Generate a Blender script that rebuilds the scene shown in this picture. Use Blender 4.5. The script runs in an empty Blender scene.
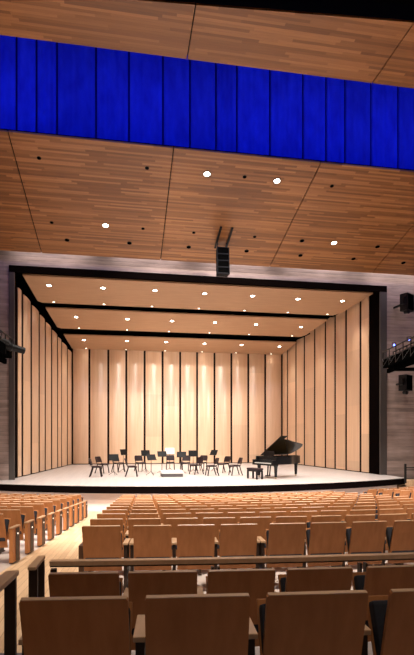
import bpy, bmesh, math, random
from mathutils import Vector, Matrix
random.seed(7)
S = bpy.context.scene
COL = S.collection
PI = math.pi

# ------------------------------------------------------------------ camera
F, YAW, YH, EYE = 485.0, math.radians(9.481), 438.65, 1.85   # pixels / rad / pixel row of horizon / metres above the stage floor
SA, CA = math.sin(YAW), math.cos(YAW)
cam = bpy.data.cameras.new('camera')
cam.sensor_fit = 'HORIZONTAL'; cam.sensor_width = 36.0
cam.lens = F / 414 * 36.0
cam.shift_y = (YH - 327.5) / 414
cam.clip_start = 0.05; cam.clip_end = 200
cob = bpy.data.objects.new('camera', cam); COL.objects.link(cob)
cob.location = (0, 0, EYE); cob.rotation_euler = (PI / 2, 0, -YAW)
S.camera = cob

def at_z(px, py, z):      # a spot on a level surface seen at this place of the photograph
    u = (px - 207) / F; d = (EYE - z) * F / (py - YH)
    return Vector((d * (SA + u * CA), d * (CA - u * SA), z))
def at_y(px, Y):          # X on a plane parallel to the proscenium
    u = (px - 207) / F; d = Y / (CA - u * SA)
    return d * (SA + u * CA)
def px_of(X, Y):
    return 207 + F * (X * CA - Y * SA) / max(.1, X * SA + Y * CA)

# ------------------------------------------------------------------ materials
def new_mat(name):
    m = bpy.data.materials.new(name); m.use_nodes = True
    nt = m.node_tree; b = nt.nodes['Principled BSDF']
    return m, nt, b
def nd(nt, t, **k):
    n = nt.nodes.new(t)
    for a, v in k.items(): setattr(n, a, v)
    return n
def plain(name, col, rough=.5, metal=0, coat=0, spec=.5):
    m, nt, b = new_mat(name)
    b.inputs['Base Color'].default_value = (*col, 1); b.inputs['Roughness'].default_value = rough
    b.inputs['Metallic'].default_value = metal; b.inputs['Coat Weight'].default_value = coat
    b.inputs['Specular IOR Level'].default_value = spec
    n = nd(nt, 'ShaderNodeTexNoise'); n.inputs['Scale'].default_value = 40
    tc = nd(nt, 'ShaderNodeTexCoord'); nt.links.new(tc.outputs['Object'], n.inputs['Vector'])
    mr = nd(nt, 'ShaderNodeMapRange'); mr.inputs['To Min'].default_value = max(.03, rough - .06); mr.inputs['To Max'].default_value = min(1, rough + .06)
    nt.links.new(n.outputs['Fac'], mr.inputs['Value']); nt.links.new(mr.outputs['Result'], b.inputs['Roughness'])
    return m
def glow(name, col, strength):
    m, nt, b = new_mat(name)
    b.inputs['Base Color'].default_value = (*col, 1)
    b.inputs['Emission Color'].default_value = (*col, 1); b.inputs['Emission Strength'].default_value = strength
    return m
def grain(name, c1, c2, scale, rough=.4, coat=0, rnd=.0, steps=None):
    """straight-grained veneer; rnd = tone change from one object to the next"""
    m, nt, b = new_mat(name); L = nt.links.new
    tc = nd(nt, 'ShaderNodeTexCoord'); mp = nd(nt, 'ShaderNodeMapping'); mp.inputs['Scale'].default_value = scale
    oi = nd(nt, 'ShaderNodeObjectInfo')
    off = nd(nt, 'ShaderNodeVectorMath', operation='SCALE'); off.inputs[0].default_value = (37, 11, 53)
    L(oi.outputs['Random'], off.inputs['Scale']); L(tc.outputs['Object'], mp.inputs['Vector']); L(off.outputs[0], mp.inputs['Location'])
    n = nd(nt, 'ShaderNodeTexNoise'); n.inputs['Scale'].default_value = 1; n.inputs['Detail'].default_value = 5
    L(mp.outputs['Vector'], n.inputs['Vector'])
    mx = nd(nt, 'ShaderNodeMix', data_type='RGBA'); mx.inputs[6].default_value = (*c1, 1); mx.inputs[7].default_value = (*c2, 1)
    r = nd(nt, 'ShaderNodeMapRange'); r.inputs['From Min'].default_value = .3; r.inputs['From Max'].default_value = .7
    L(n.outputs['Fac'], r.inputs['Value']); L(r.outputs['Result'], mx.inputs['Factor'])
    hs = nd(nt, 'ShaderNodeHueSaturation')
    v = nd(nt, 'ShaderNodeMapRange'); v.inputs['To Min'].default_value = 1 - rnd; v.inputs['To Max'].default_value = 1 + rnd
    if steps:     # veneer sheets stacked along the height, each its own tone
        sx = nd(nt, 'ShaderNodeSeparateXYZ'); L(tc.outputs['Object'], sx.inputs[0])
        ma = nd(nt, 'ShaderNodeMath', operation='MULTIPLY_ADD'); ma.inputs[1].default_value = 1 / steps
        L(sx.outputs['Z'], ma.inputs[0]); L(oi.outputs['Random'], ma.inputs[2])
        fl = nd(nt, 'ShaderNodeMath', operation='FLOOR'); L(ma.outputs[0], fl.inputs[0])
        ad = nd(nt, 'ShaderNodeMath', operation='MULTIPLY_ADD'); ad.inputs[1].default_value = 91.7; L(oi.outputs['Random'], ad.inputs[0]); L(fl.outputs[0], ad.inputs[2])
        wn = nd(nt, 'ShaderNodeTexWhiteNoise', noise_dimensions='1D'); L(ad.outputs[0], wn.inputs['W'])
        L(wn.outputs['Value'], v.inputs['Value'])
    else:
        L(oi.outputs['Random'], v.inputs['Value'])
    L(v.outputs['Result'], hs.inputs['Value']); L(mx.outputs[2], hs.inputs['Color']); L(hs.outputs['Color'], b.inputs['Base Color'])
    b.inputs['Roughness'].default_value = rough; b.inputs['Coat Weight'].default_value = coat; b.inputs['Coat Roughness'].default_value = .28
    return m
def planks(name, c1, c2, c3, width, row, rough=.45, rot=0, gap=.012, gapcol=(.08, .04, .02)):
    m, nt, b = new_mat(name); L = nt.links.new
    tc = nd(nt, 'ShaderNodeTexCoord'); mp = nd(nt, 'ShaderNodeMapping'); mp.inputs['Rotation'].default_value = (0, 0, rot)
    L(tc.outputs['Object'], mp.inputs['Vector'])
    def brick(seed, w):
        bt = nd(nt, 'ShaderNodeTexBrick'); bt.offset = .37; bt.offset_frequency = 2; bt.squash = 1
        bt.inputs['Scale'].default_value = 1; bt.inputs['Brick Width'].default_value = w; bt.inputs['Row Height'].default_value = row
        bt.inputs['Mortar Size'].default_value = row * gap * .5; bt.inputs['Mortar Smooth'].default_value = .1
        bt.inputs['Color1'].default_value = (0, 0, 0, 1); bt.inputs['Color2'].default_value = (1, 1, 1, 1); bt.inputs['Mortar'].default_value = (.5, .5, .5, 1)
        L(mp.outputs['Vector'], bt.inputs['Vector']); return bt
    b1 = brick(0, width)
    # a tone per plank: white noise on the row and staggered column
    sx = nd(nt, 'ShaderNodeSeparateXYZ'); L(mp.outputs['Vector'], sx.inputs[0])
    dv = nd(nt, 'ShaderNodeMath', operation='DIVIDE'); dv.inputs[1].default_value = row; L(sx.outputs['Y'], dv.inputs[0])
    fy = nd(nt, 'ShaderNodeMath', operation='FLOOR'); L(dv.outputs[0], fy.inputs[0])
    w0 = nd(nt, 'ShaderNodeTexWhiteNoise', noise_dimensions='1D'); L(fy.outputs[0], w0.inputs['W'])
    dx = nd(nt, 'ShaderNodeMath', operation='DIVIDE'); dx.inputs[1].default_value = width; L(sx.outputs['X'], dx.inputs[0])
    ax = nd(nt, 'ShaderNodeMath', operation='ADD'); L(dx.outputs[0], ax.inputs[0]); L(w0.outputs['Value'], ax.inputs[1])
    fx = nd(nt, 'ShaderNodeMath', operation='FLOOR'); L(ax.outputs[0], fx.inputs[0])
    cb = nd(nt, 'ShaderNodeCombineXYZ'); L(fx.outputs[0], cb.inputs[0]); L(fy.outputs[0], cb.inputs[1])
    wn = nd(nt, 'ShaderNodeTexWhiteNoise', noise_dimensions='2D'); L(cb.outputs[0], wn.inputs['Vector'])
    cr = nd(nt, 'ShaderNodeValToRGB'); cr.color_ramp.elements[0].color = (*c1, 1); cr.color_ramp.elements[1].color = (*c3, 1)
    e = cr.color_ramp.elements.new(.55); e.color = (*c2, 1)
    L(wn.outputs['Value'], cr.inputs['Fac'])
    n = nd(nt, 'ShaderNodeTexNoise'); n.inputs['Scale'].default_value = 1; n.inputs['Detail'].default_value = 4
    m2 = nd(nt, 'ShaderNodeMapping'); m2.inputs['Scale'].default_value = (2.5, 40, 40); L(mp.outputs['Vector'], m2.inputs['Vector']); L(m2.outputs['Vector'], n.inputs['Vector'])
    r = nd(nt, 'ShaderNodeMapRange'); r.inputs['To Min'].default_value = .78; r.inputs['To Max'].default_value = 1.22; L(n.outputs['Fac'], r.inputs['Value'])
    vm = nd(nt, 'ShaderNodeMix', data_type='RGBA', blend_type='MULTIPLY'); vm.inputs['Factor'].default_value = 1
    L(cr.outputs['Color'], vm.inputs[6]); L(r.outputs['Result'], vm.inputs[7])
    fr = nd(nt, 'ShaderNodeMath', operation='FRACT'); L(dv.outputs[0], fr.inputs[0])
    lt = nd(nt, 'ShaderNodeMath', operation='LESS_THAN'); lt.inputs[1].default_value = gap; L(fr.outputs[0], lt.inputs[0])
    gx = nd(nt, 'ShaderNodeMix', data_type='RGBA'); gx.inputs[7].default_value = (*gapcol, 1)
    L(lt.outputs[0], gx.inputs['Factor']); L(vm.outputs[2], gx.inputs[6]); L(gx.outputs[2], b.inputs['Base Color'])
    nt.nodes.remove(b1)
    b.inputs['Roughness'].default_value = rough
    return m
def concrete(name, col, board=.18):
    """board-marked concrete: level courses, stains, tie holes"""
    m, nt, b = new_mat(name); L = nt.links.new
    tc = nd(nt, 'ShaderNodeTexCoord')
    n1 = nd(nt, 'ShaderNodeTexNoise'); n1.inputs['Scale'].default_value = 1; n1.inputs['Detail'].default_value = 6
    mp = nd(nt, 'ShaderNodeMapping'); mp.inputs['Scale'].default_value = (1.2, 1.2, 9); L(tc.outputs['Object'], mp.inputs['Vector']); L(mp.outputs['Vector'], n1.inputs['Vector'])
    n2 = nd(nt, 'ShaderNodeTexNoise'); n2.inputs['Scale'].default_value = .5; n2.inputs['Detail'].default_value = 4; L(tc.outputs['Object'], n2.inputs['Vector'])
    sx = nd(nt, 'ShaderNodeSeparateXYZ'); L(tc.outputs['Object'], sx.inputs[0])
    dv = nd(nt, 'ShaderNodeMath', operation='DIVIDE'); dv.inputs[1].default_value = board; L(sx.outputs['Z'], dv.inputs[0])
    fl = nd(nt, 'ShaderNodeMath', operation='FLOOR'); L(dv.outputs[0], fl.inputs[0])
    wn = nd(nt, 'ShaderNodeTexWhiteNoise', noise_dimensions='1D'); L(fl.outputs[0], wn.inputs['W'])
    fr = nd(nt, 'ShaderNodeMath', operation='FRACT'); L(dv.outputs[0], fr.inputs[0])
    lt = nd(nt, 'ShaderNodeMath', operation='LESS_THAN'); lt.inputs[1].default_value = .12; L(fr.outputs[0], lt.inputs[0])
    s = nd(nt, 'ShaderNodeMath', operation='ADD'); L(n1.outputs['Fac'], s.inputs[0]); L(n2.outputs['Fac'], s.inputs[1])
    s2 = nd(nt, 'ShaderNodeMath', operation='MULTIPLY_ADD'); s2.inputs[1].default_value = .35; L(wn.outputs['Value'], s2.inputs[0]); L(s.outputs[0], s2.inputs[2])
    s3 = nd(nt, 'ShaderNodeMath', operation='MULTIPLY_ADD'); s3.inputs[1].default_value = -.22; L(lt.outputs[0], s3.inputs[0]); L(s2.outputs[0], s3.inputs[2])
    r = nd(nt, 'ShaderNodeMapRange'); r.inputs['From Min'].default_value = .6; r.inputs['From Max'].default_value = 1.7
    r.inputs['To Min'].default_value = .45; r.inputs['To Max'].default_value = 1.5; L(s3.outputs[0], r.inputs['Value'])
    vm = nd(nt, 'ShaderNodeVectorMath', operation='SCALE'); vm.inputs[0].default_value = col; L(r.outputs['Result'], vm.inputs['Scale'])
    L(vm.outputs[0], b.inputs['Base Color']); b.inputs['Roughness'].default_value = .8
    bp = nd(nt, 'ShaderNodeBump'); bp.inputs['Strength'].default_value = .4; bp.inputs['Distance'].default_value = .02
    L(s3.outputs[0], bp.inputs['Height']); L(bp.outputs[0], b.inputs['Normal'])
    return m

M = {}
M['seat_wood'] = grain('seat_veneer', (.37, .145, .050), (.47, .195, .072), (14, 14, 1.6), .45, 0, .10); M['seat_wood'].node_tree.nodes['Principled BSDF'].inputs['Specular IOR Level'].default_value = .25
M['lit_edge_wood'] = grain('seat_edge_ply_lit', (.52, .33, .20), (.62, .41, .26), (4, 20, 4), .35, .1, .06)  # ply edge made paler: the light it catches is put into the colour
M['cap_wood'] = grain('oak_cap', (.50, .31, .18), (.60, .39, .24), (22, 3, 22), .32, .2, .06)
M['dark_wood'] = plain('dark_bronze_steel', (.035, .018, .012), .45, .2)
M['shaded_brown'] = plain('shaded_brown_veneer', (.07, .028, .012), .5)  # aisle end panels: the shadow on their face is put into the colour
M['cushion'] = plain('navy_upholstery', (.012, .012, .02), .9)
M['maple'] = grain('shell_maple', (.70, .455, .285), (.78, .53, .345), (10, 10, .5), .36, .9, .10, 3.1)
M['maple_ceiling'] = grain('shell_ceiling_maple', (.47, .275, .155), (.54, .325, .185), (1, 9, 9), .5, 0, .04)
M['ceiling_wood'] = planks('ceiling_planks', (.20, .078, .022), (.31, .125, .037), (.46, .205, .070), 2.2, .082, .4)
M['stage_floor'] = planks('stage_boards', (.50, .455, .44), (.53, .485, .465), (.56, .515, .495), 2.4, .09, .35, PI / 2, .03, (.40, .36, .34))
M['hall_floor'] = plain('pale_screed', (.56, .49, .47), .5)
M['aisle_floor'] = planks('aisle_boards', (.55, .36, .21), (.64, .44, .27), (.72, .51, .33), 1.4, .10, .4, PI / 2, .06, (.35, .21, .12))
M['concrete'] = concrete('board_marked_concrete', (.34, .255, .225))
M['stage_front'] = plain('pale_stage_front', (.80, .66, .60), .6)
M['black'] = plain('matt_black', (.002, .002, .002), .9, 0, 0, .0)
M['frame_black'] = plain('frame_black', (.004, .0025, .0022), .9, 0, 0, .0)
M['frame_dark'] = plain('panel_frame_dark_brown', (.014, .007, .005), .9, 0, 0, .05)
M['frame_lit_face'] = plain('frame_lit_face', (.055, .044, .040), .7)
M['metal_black'] = plain('black_metal', (.008, .008, .009), .5, .1, 0, .3)
M['speaker_black'] = plain('speaker_black', (.012, .012, .014), .8, 0, 0, .1)
M['metal_grey'] = plain('grey_metal', (.10, .10, .11), .35, .8)
M['chrome'] = plain('brass_caster', (.7, .6, .4), .25, 1)
M['lacquer'] = plain('piano_lacquer', (.004, .004, .005), .30, 0, 0, .30)
M['ivory'] = plain('piano_keys_white', (.8, .78, .72), .3)
M['gold'] = plain('piano_plate_gold', (.55, .33, .10), .35, .8)
M['chair_black'] = plain('chair_black_plastic', (.022, .010, .012), .5, 0, 0, .3)
M['chair_steel'] = plain('chair_dark_steel', (.018, .010, .010), .5, .1, 0, .3)
M['paper'] = plain('sheet_paper', (.85, .83, .80), .8)
M['podium_top'] = plain('podium_carpet', (.72, .68, .66), .8)
M['podium_side'] = plain('podium_side', (.07, .06, .06), .6)
M['curtain'] = grain('blue_curtain', (.018, .030, .42), (.030, .065, .60), (3.0, 1, 1.1), .8, 0, .12)
M['curtain_dark'] = plain('blue_curtain_fold', (.01, .015, .16), .9, 0, 0, .1)
M['lens'] = glow('lamp_lens', (1, .93, .82), 26)
M['lens_small'] = glow('lamp_lens_small', (1, .90, .76), 7)
M['lens_blue'] = glow('lamp_lens_blue', (.10, .16, 1), 9)
M['aisle_glow'] = glow('aisle_lamp', (1, .93, .82), .9)
M['bezel'] = plain('lamp_bezel', (.10, .07, .05), .4, .5)
M['nosing'] = plain('step_nosing', (.12, .11, .14), .5)

# ------------------------------------------------------------------ mesh helpers
class B:
    def __init__(s): s.bm = bmesh.new()
    def verts(s, vs, faces):
        v = [s.bm.verts.new(p) for p in vs]
        for f in faces:
            try: s.bm.faces.new([v[i] for i in f])
            except ValueError: pass
        return s
    def box(s, c, d, rot=None, bev=0):
        x, y, z = d[0] / 2, d[1] / 2, d[2] / 2
        r = bmesh.ops.create_cube(s.bm, size=1)
        m = Matrix.Translation(c)
        if rot is not None: m = m @ rot.to_4x4()
        m = m @ Matrix.Diagonal((d[0], d[1], d[2], 1))
        bmesh.ops.transform(s.bm, matrix=m, verts=r['verts'])
        if bev:
            ed = list({e for v in r['verts'] for e in v.link_edges})
            bmesh.ops.bevel(s.bm, geom=ed, offset=bev, segments=2, profile=.6, affect='EDGES')
        return s
    def bar(s, a, b, w, h=None, bev=0):
        a, b = Vector(a), Vector(b); h = h or w
        d = (b - a); q = d.to_track_quat('Y', 'Z').to_matrix()
        return s.box((a + b) / 2, (w, d.length, h), q, bev)
    def tube(s, pts, r, n=8, caps=True):
        pts = [Vector(p) for p in pts]; rings = []
        for i, p in enumerate(pts):
            t = (pts[min(i + 1, len(pts) - 1)] - pts[max(i - 1, 0)]).normalized()
            q = t.to_track_quat('Z', 'Y').to_matrix()
            rr = r[i] if isinstance(r, (list, tuple)) else r
            rings.append([s.bm.verts.new(p + q @ Vector((rr * math.cos(2 * PI * k / n), rr * math.sin(2 * PI * k / n), 0))) for k in range(n)])
        for a, b in zip(rings, rings[1:]):
            for k in range(n): s.bm.faces.new((a[k], a[(k + 1) % n], b[(k + 1) % n], b[k]))
        if caps:
            s.bm.faces.new(rings[0][::-1]); s.bm.faces.new(rings[-1])
        return s
    def prism(s, poly, z0, z1, tf=None):
        """outline (x, y) pushed from z0 to z1; tf maps the points afterwards"""
        tf = tf or (lambda p: p); n = len(poly)
        a = [s.bm.verts.new(tf(Vector((x, y, z0)))) for x, y in poly]; b = [s.bm.verts.new(tf(Vector((x, y, z1)))) for x, y in poly]
        s.bm.faces.new(a[::-1]); s.bm.faces.new(b)
        for k in range(n): s.bm.faces.new((a[k], a[(k + 1) % n], b[(k + 1) % n], b[k]))
        return s
    def disc(s, c, r, h, n=16, r2=None, ax=None):
        q = (ax or Vector((0, 0, 1))).to_track_quat('Z', 'Y').to_matrix()
        return s.tube([Vector(c), Vector(c) + q @ Vector((0, 0, h))], [r, r2 if r2 is not None else r], n)
    def make(s, name, mat, parent=None, smooth=False, loc=None, rz=0):
        bmesh.ops.recalc_face_normals(s.bm, faces=s.bm.faces)
        me = bpy.data.meshes.new(name); s.bm.to_mesh(me); s.bm.free()
        me.materials.append(M[mat])
        if smooth:
            for p in me.polygons: p.use_smooth = True
            try: me.set_sharp_from_angle(angle=math.radians(40))
            except Exception: pass
        o = bpy.data.objects.new(name, me); COL.objects.link(o)
        if parent: o.parent = parent
        if loc is not None: o.location = loc
        o.rotation_euler.z = rz
        return o
def tag(o, label, cat, group=None):
    o['label'] = label; o['category'] = cat
    if group: o['group'] = group
    return o
def struct(o):
    o['kind'] = 'structure'; return o
def root(name, label, cat, loc=(0, 0, 0), rz=0, group=None):
    o = bpy.data.objects.new(name, None); COL.objects.link(o); o.empty_display_size = .1
    o.location = loc; o.rotation_euler.z = rz
    return tag(o, label, cat, group)
def dup(r, loc, rz, label=None, group=None, skip=()):
    c = r.copy(); COL.objects.link(c); c.location = loc; c.rotation_euler.z = rz
    if label: c['label'] = label
    if group: c['group'] = group
    for ch in list(r.children):
        if ch.name.split('.')[0] in skip: continue
        k = ch.copy(); COL.objects.link(k); k.parent = c
        for g in list(ch.children):
            q = g.copy(); COL.objects.link(q); q.parent = k
    return c
ORD = 'first second third fourth fifth sixth seventh eighth ninth tenth eleventh twelfth thirteenth fourteenth fifteenth sixteenth seventeenth eighteenth nineteenth twentieth'.split()

# ------------------------------------------------------------------ hall: floors, stage, walls
CX, CY = 3.9, 39.5                 # the seat rows are arcs about this point
R0, DR = 33.75, 1.03               # radius of the row beyond the rail, row spacing
def zrow(R): return -.076 - .085 / DR * (R0 - R) if R < R0 else -.076
def on_arc(R, X): return CY - math.sqrt(R * R - (X - CX) ** 2)
RF = R0 - 11 * DR                   # front row
def arc_strip(name, mat, radii, xs, zf, thick=.12):
    """a floor following the arcs: radii from back to front, xs(R) gives the two ends"""
    b = B(); N = 28; rows = []
    for R in radii:
        x0, x1 = xs(R)
        rows.append([(x0 + (x1 - x0) * k / N, on_arc(R, x0 + (x1 - x0) * k / N), zf(R)) for k in range(N + 1)])
    vs = [p for r in rows for p in r]; n = N + 1; m = len(vs)
    vs += [(x, y, z - thick) for x, y, z in vs]
    fs = []
    for i in range(len(rows) - 1):
        for k in range(N):
            q = (i * n + k, i * n + k + 1, (i + 1) * n + k + 1, (i + 1) * n + k); fs.append(q); fs.append(tuple(m + j for j in q[::-1]))
    for k in range(N):
        fs.append((k + 1, k, m + k, m + k + 1)); e = (len(rows) - 1) * n; fs.append((e + k, e + k + 1, m + e + k + 1, m + e + k))
    for i in range(len(rows) - 1):
        fs.append((i * n, (i + 1) * n, m + (i + 1) * n, m + i * n)); fs.append(((i + 1) * n + N, i * n + N, m + i * n + N, m + (i + 1) * n + N))
    return struct(b.verts(vs, fs).make(name, mat))
ZF = zrow(RF) - .02
wide = lambda R: (-9.5, 17.5)
arc_strip('floor', 'hall_floor', [35.66, 34.0] + [R0 - DR * k * .5 for k in range(1, 24)] + [21.6, 20.8, 20.0, 18.9], wide, lambda R: max(zrow(R), ZF))
arc_strip('floor', 'hall_floor', [36.98, 35.66], wide, lambda R: .09, .4)
arc_strip('floor', 'hall_floor', [48.0, 44.0, 40.0, 36.98], wide, lambda R: .293, .6)
def xl(R): t = (R0 - R) / (R0 - RF); return -.60 + .40 * t          # seat block edge beside the aisle
def xa(R): t = (31.3 - R) / (31.3 - 22.0); return -1.86 + .40 * t    # far side of the aisle
ais = lambda R: (xa(R), xl(R) - .06)
arc_strip('floor', 'aisle_floor', [35.6, 34.2] + [R0 - DR * k * .5 for k in range(0, 24)] + [21.2, 20.6], ais, lambda R: max(zrow(R), ZF) + .006, .02)
arc_strip('floor', 'aisle_floor', [36.95, 35.68], lambda R: (-2.1, -.62), lambda R: .096, .02)
arc_strip('floor', 'aisle_floor', [44.0, 37.0], lambda R: (-2.1, -.62), lambda R: .299, .02)
for i, (R, z) in enumerate(((35.69, .097), (37.01, .300))):
    arc_strip('trim_%d' % (i + 10), 'nosing', [R + .03, R - .03], lambda R: (-2.1, -.62), lambda R: z + .004, .03)

AXC, AYC, AR = 3.95, 37.95, 19.15   # the apron's front arc
YP, PXL, PXR, PZT = 22.94, -5.18, 13.13, 9.62      # proscenium wall plane, opening and head
def apron(off, x0, x1, n=48):
    return [(x0 + (x1 - x0) * k / n, AYC - math.sqrt((AR - off) ** 2 - (x0 + (x1 - x0) * k / n - AXC) ** 2)) for k in range(n + 1)]
XE = 13.08
p = apron(0, -6.6, XE) + [(XE, 23.2), (PXR + .3, 23.2), (PXR + .3, 37.6), (PXL - .4, 37.6), (PXL - .4, 23.2), (-6.6, 23.2)]
struct(B().prism(p, -.02, 0).make('floor', 'stage_floor'))
p = apron(.02, -6.6, XE - .02) + [(XE - .02, 22.9), (-6.6, 22.9)]
struct(B().prism(p, -.30, -.021).make('trim_1', 'frame_black'))
p = apron(.42, -6.5, XE - .25) + [(XE - .25, 22.88), (-6.5, 22.88)]
struct(B().prism(p, -1.4, -.301).make('wall_stage', 'stage_front'))

WT = 15.5
b = B()
b.box(((-14 + PXL) / 2, YP + .45, 6), (PXL + 14, .9, 15)); b.box(((22 + PXR) / 2, YP + .45, 6), (22 - PXR, .9, 15))
b.box(((PXL + PXR) / 2, YP + .45, (PZT + 13.5) / 2), (PXR - PXL, .9, 13.5 - PZT))
struct(b.make('wall_front', 'concrete'))
# dark lining of the opening: its lit face and shaded return are put into the colours
b = B(); FW = .24
b.box((PXL + FW / 2, YP + .0, PZT / 2), (FW, .10, PZT)); b.box((PXR - .36 / 2, YP + .0, PZT / 2), (.36, .10, PZT))
struct(b.make('trim_2', 'frame_lit_face'))
b = B()
b.box(((PXL + PXR) / 2, YP + .01, PZT - .14), (PXR - PXL - .02, .14, .30))
b.box((PXL + .03, YP + .60, PZT / 2), (.05, 1.05, PZT)); b.box((PXR - .18, YP + .60, PZT / 2), (.35, 1.05, PZT))
b.box(((PXL + PXR) / 2, YP + .60, PZT + .02), (PXR - PXL, 1.05, .06))
struct(b.make('trim_3', 'frame_black'))

# hall sides and rear
struct(B().verts([(-5.95, 22.9, -2), (-5.95, 22.9, 15), (-9.2, -8, 15), (-9.2, -8, -2), (-6.35, 22.9, -2), (-6.35, 22.9, 15), (-9.6, -8, 15), (-9.6, -8, -2)],
       [(0, 1, 2, 3), (4, 7, 6, 5), (0, 4, 5, 1), (3, 2, 6, 7), (1, 5, 6, 2), (0, 3, 7, 4)]).make('wall_left', 'concrete'))
struct(B().verts([(15.2, 22.9, -2), (15.2, 22.9, 15), (17.2, -8, 15), (17.2, -8, -2), (15.6, 22.9, -2), (15.6, 22.9, 15), (17.6, -8, 15), (17.6, -8, -2)],
       [(0, 3, 2, 1), (4, 5, 6, 7), (0, 1, 5, 4), (3, 7, 6, 2), (1, 2, 6, 5), (0, 4, 7, 3)]).make('wall_right', 'concrete'))
struct(B().box((4, -8.2, 6), (28, .4, 17)).make('wall_rear', 'concrete'))

# wood ceilings: the sloped reflector towards the stage and the level one nearer, in sheets between seams
SEAMS = [-9.0, -3.65, 1.556, 6.70, 11.9, 17.1]
def zlow(Y): return EYE + 13.43 - .239 * Y
for a, c in zip(SEAMS, SEAMS[1:]):
    g = .018; n = []
    vs = []
    for z in (0, .05):
        for x, y in ((a + g, 16.0), (c - g, 16.0), (c - g, 22.15), (a + g, 22.15)): vs.append((x, y, zlow(y) + z))
    struct(B().verts(vs, [(0, 1, 2, 3), (7, 6, 5, 4), (0, 4, 5, 1), (1, 5, 6, 2), (2, 6, 7, 3), (3, 7, 4, 0)]).make('ceiling', 'ceiling_wood'))
ZU = EYE + 9.81
def ynear(X): return 10.98 - .075 * X
for a, c in zip(SEAMS, SEAMS[1:]):
    g = .015
    struct(B().prism([(a + g, ynear(a)), (c - g, ynear(c)), (c - g, 12.45), (a + g, 12.45)], ZU, ZU + .05).make('ceiling', 'ceiling_wood'))
# dark backing above the seams
vs = []
for z in (.06, .12):
    for x, y in ((-9, 16.05), (17, 16.05), (17, 22.15), (-9, 22.15)): vs.append((x, y, zlow(y) + z))
struct(B().verts(vs, [(0, 1, 2, 3), (7, 6, 5, 4), (0, 4, 5, 1), (1, 5, 6, 2), (2, 6, 7, 3), (3, 7, 4, 0)]).make('ceiling', 'black'))
struct(B().box((4, 11.9, ZU + .11), (26, 1.0, .08)).make('ceiling', 'black'))
struct(B().box((4, 8, 15.6), (28, 33, .2)).make('ceiling', 'black'))
# the dark catwalk over the seats
r = root('catwalk', 'black lighting catwalk crossing above the nearer wood ceiling', 'catwalk', (4, 10.1, ZU))
b = B(); b.verts([(-13, -.6, .25), (13, -.6, .25), (13, -.14 - .075 * 13 + .62, .25), (-13, .9 + .62 - .3, .25), (-13, -.6, .45), (13, -.6, .45), (13, -.14 - .075 * 13 + .62, .45), (-13, 1.22, .45)],
    [(0, 1, 2, 3), (7, 6, 5, 4), (0, 4, 5, 1), (1, 5, 6, 2), (2, 6, 7, 3), (3, 7, 4, 0)])
b.make('deck', 'black', r)
B().tube([(-13, -.62, .05), (13, -.62, .05)], .03).make('lighting_bar', 'metal_grey', r, True)
B().tube([(-13, -.55, 1.3), (13, -.55, 1.3)], .025).make('hand_rail', 'metal_black', r, True)

# blue-lit curtain in the slot between the two ceilings
YB = 16.55
edges = [-6.6] + [at_y(x, YB) for x in (-22, 16.5, 36.5, 57, 96, 129, 163, 190, 216, 237, 270, 303, 326, 345, 371, 398, 425)]
for i, (a, c) in enumerate(zip(edges, edges[1:])):
    b = B(); n = 24; nw = max(1, round((c - a) / .42)); front = []
    for k in range(n + 1):
        t = k / n; front.append((a + .03 + (c - a - .06) * t, YB - .03 * math.sin(PI * t) - .035 * math.sin(t * PI * 2 * nw)))
    b.prism(front + [(c - .03, YB + .06), (a + .03, YB + .06)], 11.56, 15.3)
    o = b.make('curtain_panel', 'curtain', None, True)
    tag(o, 'blue lit curtain panel in the ceiling slot, %s counting towards the piano' % ORD[i], 'curtain', 'blue curtain panels in the ceiling slot')
struct(B().box((4, YB + .2, 13.5), (26, .1, 3.8)).make('wall_slot', 'curtain_dark'))

# ------------------------------------------------------------------ orchestra shell
YBK, BL, BR, ZBK = 35.85, -3.81, 11.84, 8.26
YSF = 24.0
def zc(Y): return 9.42 - (9.42 - ZBK) / (YBK - 23.55) * (Y - 23.55)     # underside of the shell ceiling
XLF, XRF = -5.06, 12.78            # front ends of the side walls
def side_y(px, left):              # where a sight line meets a side wall
    x0, x1 = (XLF, BL) if left else (XRF, BR)
    lo, hi = YSF, YBK
    for _ in range(40):
        m = (lo + hi) / 2; X = x0 + (x1 - x0) * (m - YSF) / (YBK - YSF)
        if (px_of(X, m) < px) == left: lo = m
        else: hi = m
    return (lo + hi) / 2
def shell_panel(a, c, za, zb, out, label, bulge=.09, cut=.072):
    """a tall convex maple panel from a to c (plan points), its dark frame behind"""
    a, c = Vector(a), Vector(c); d = c - a; L = d.length; d.normalize(); nrm = Vector(out).normalized()
    r = root('shell_wall_panel', label, 'wall panel', (a.x, a.y, 0), math.atan2(d.y, d.x), 'tall maple panels of the orchestra shell')
    n = 10; s = 1 if (Vector((-d.y, d.x)) @ nrm) > 0 else -1
    front = [(cut + (L - 2 * cut) * k / n, s * bulge * L * (1 - (2 * k / n - 1) ** 2)) for k in range(n + 1)]
    poly = front + [(L - cut, -s * .03), (cut, -s * .03)]
    lo = .05; b = B(); N = len(poly)
    va = [b.bm.verts.new((x, y, lo)) for x, y in poly]; vb = [b.bm.verts.new((x, y, za + (zb - za) * x / L)) for x, y in poly]
    b.bm.faces.new(va[::-1]); b.bm.faces.new(vb)
    for k in range(N): b.bm.faces.new((va[k], va[(k + 1) % N], vb[(k + 1) % N], vb[k]))
    b.make('panel_face', 'maple', r, True)
    b = B(); b.box((L / 2, -s * .07, max(za, zb) / 2), (L, .10, max(za, zb)))
    f = b.make('panel_frame', 'frame_dark', r); f['label'] = 'black frame showing as dark gaps'
    return r
bx = [71.7, 89.4, 108.3, 126.3, 144.6, 162.6, 180.2, 197.1, 214.5, 231.4, 248.3, 265.2, 281.6]
X = [at_y(x, YBK) for x in bx]; X[0] = BL; X[-1] = BR
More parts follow.
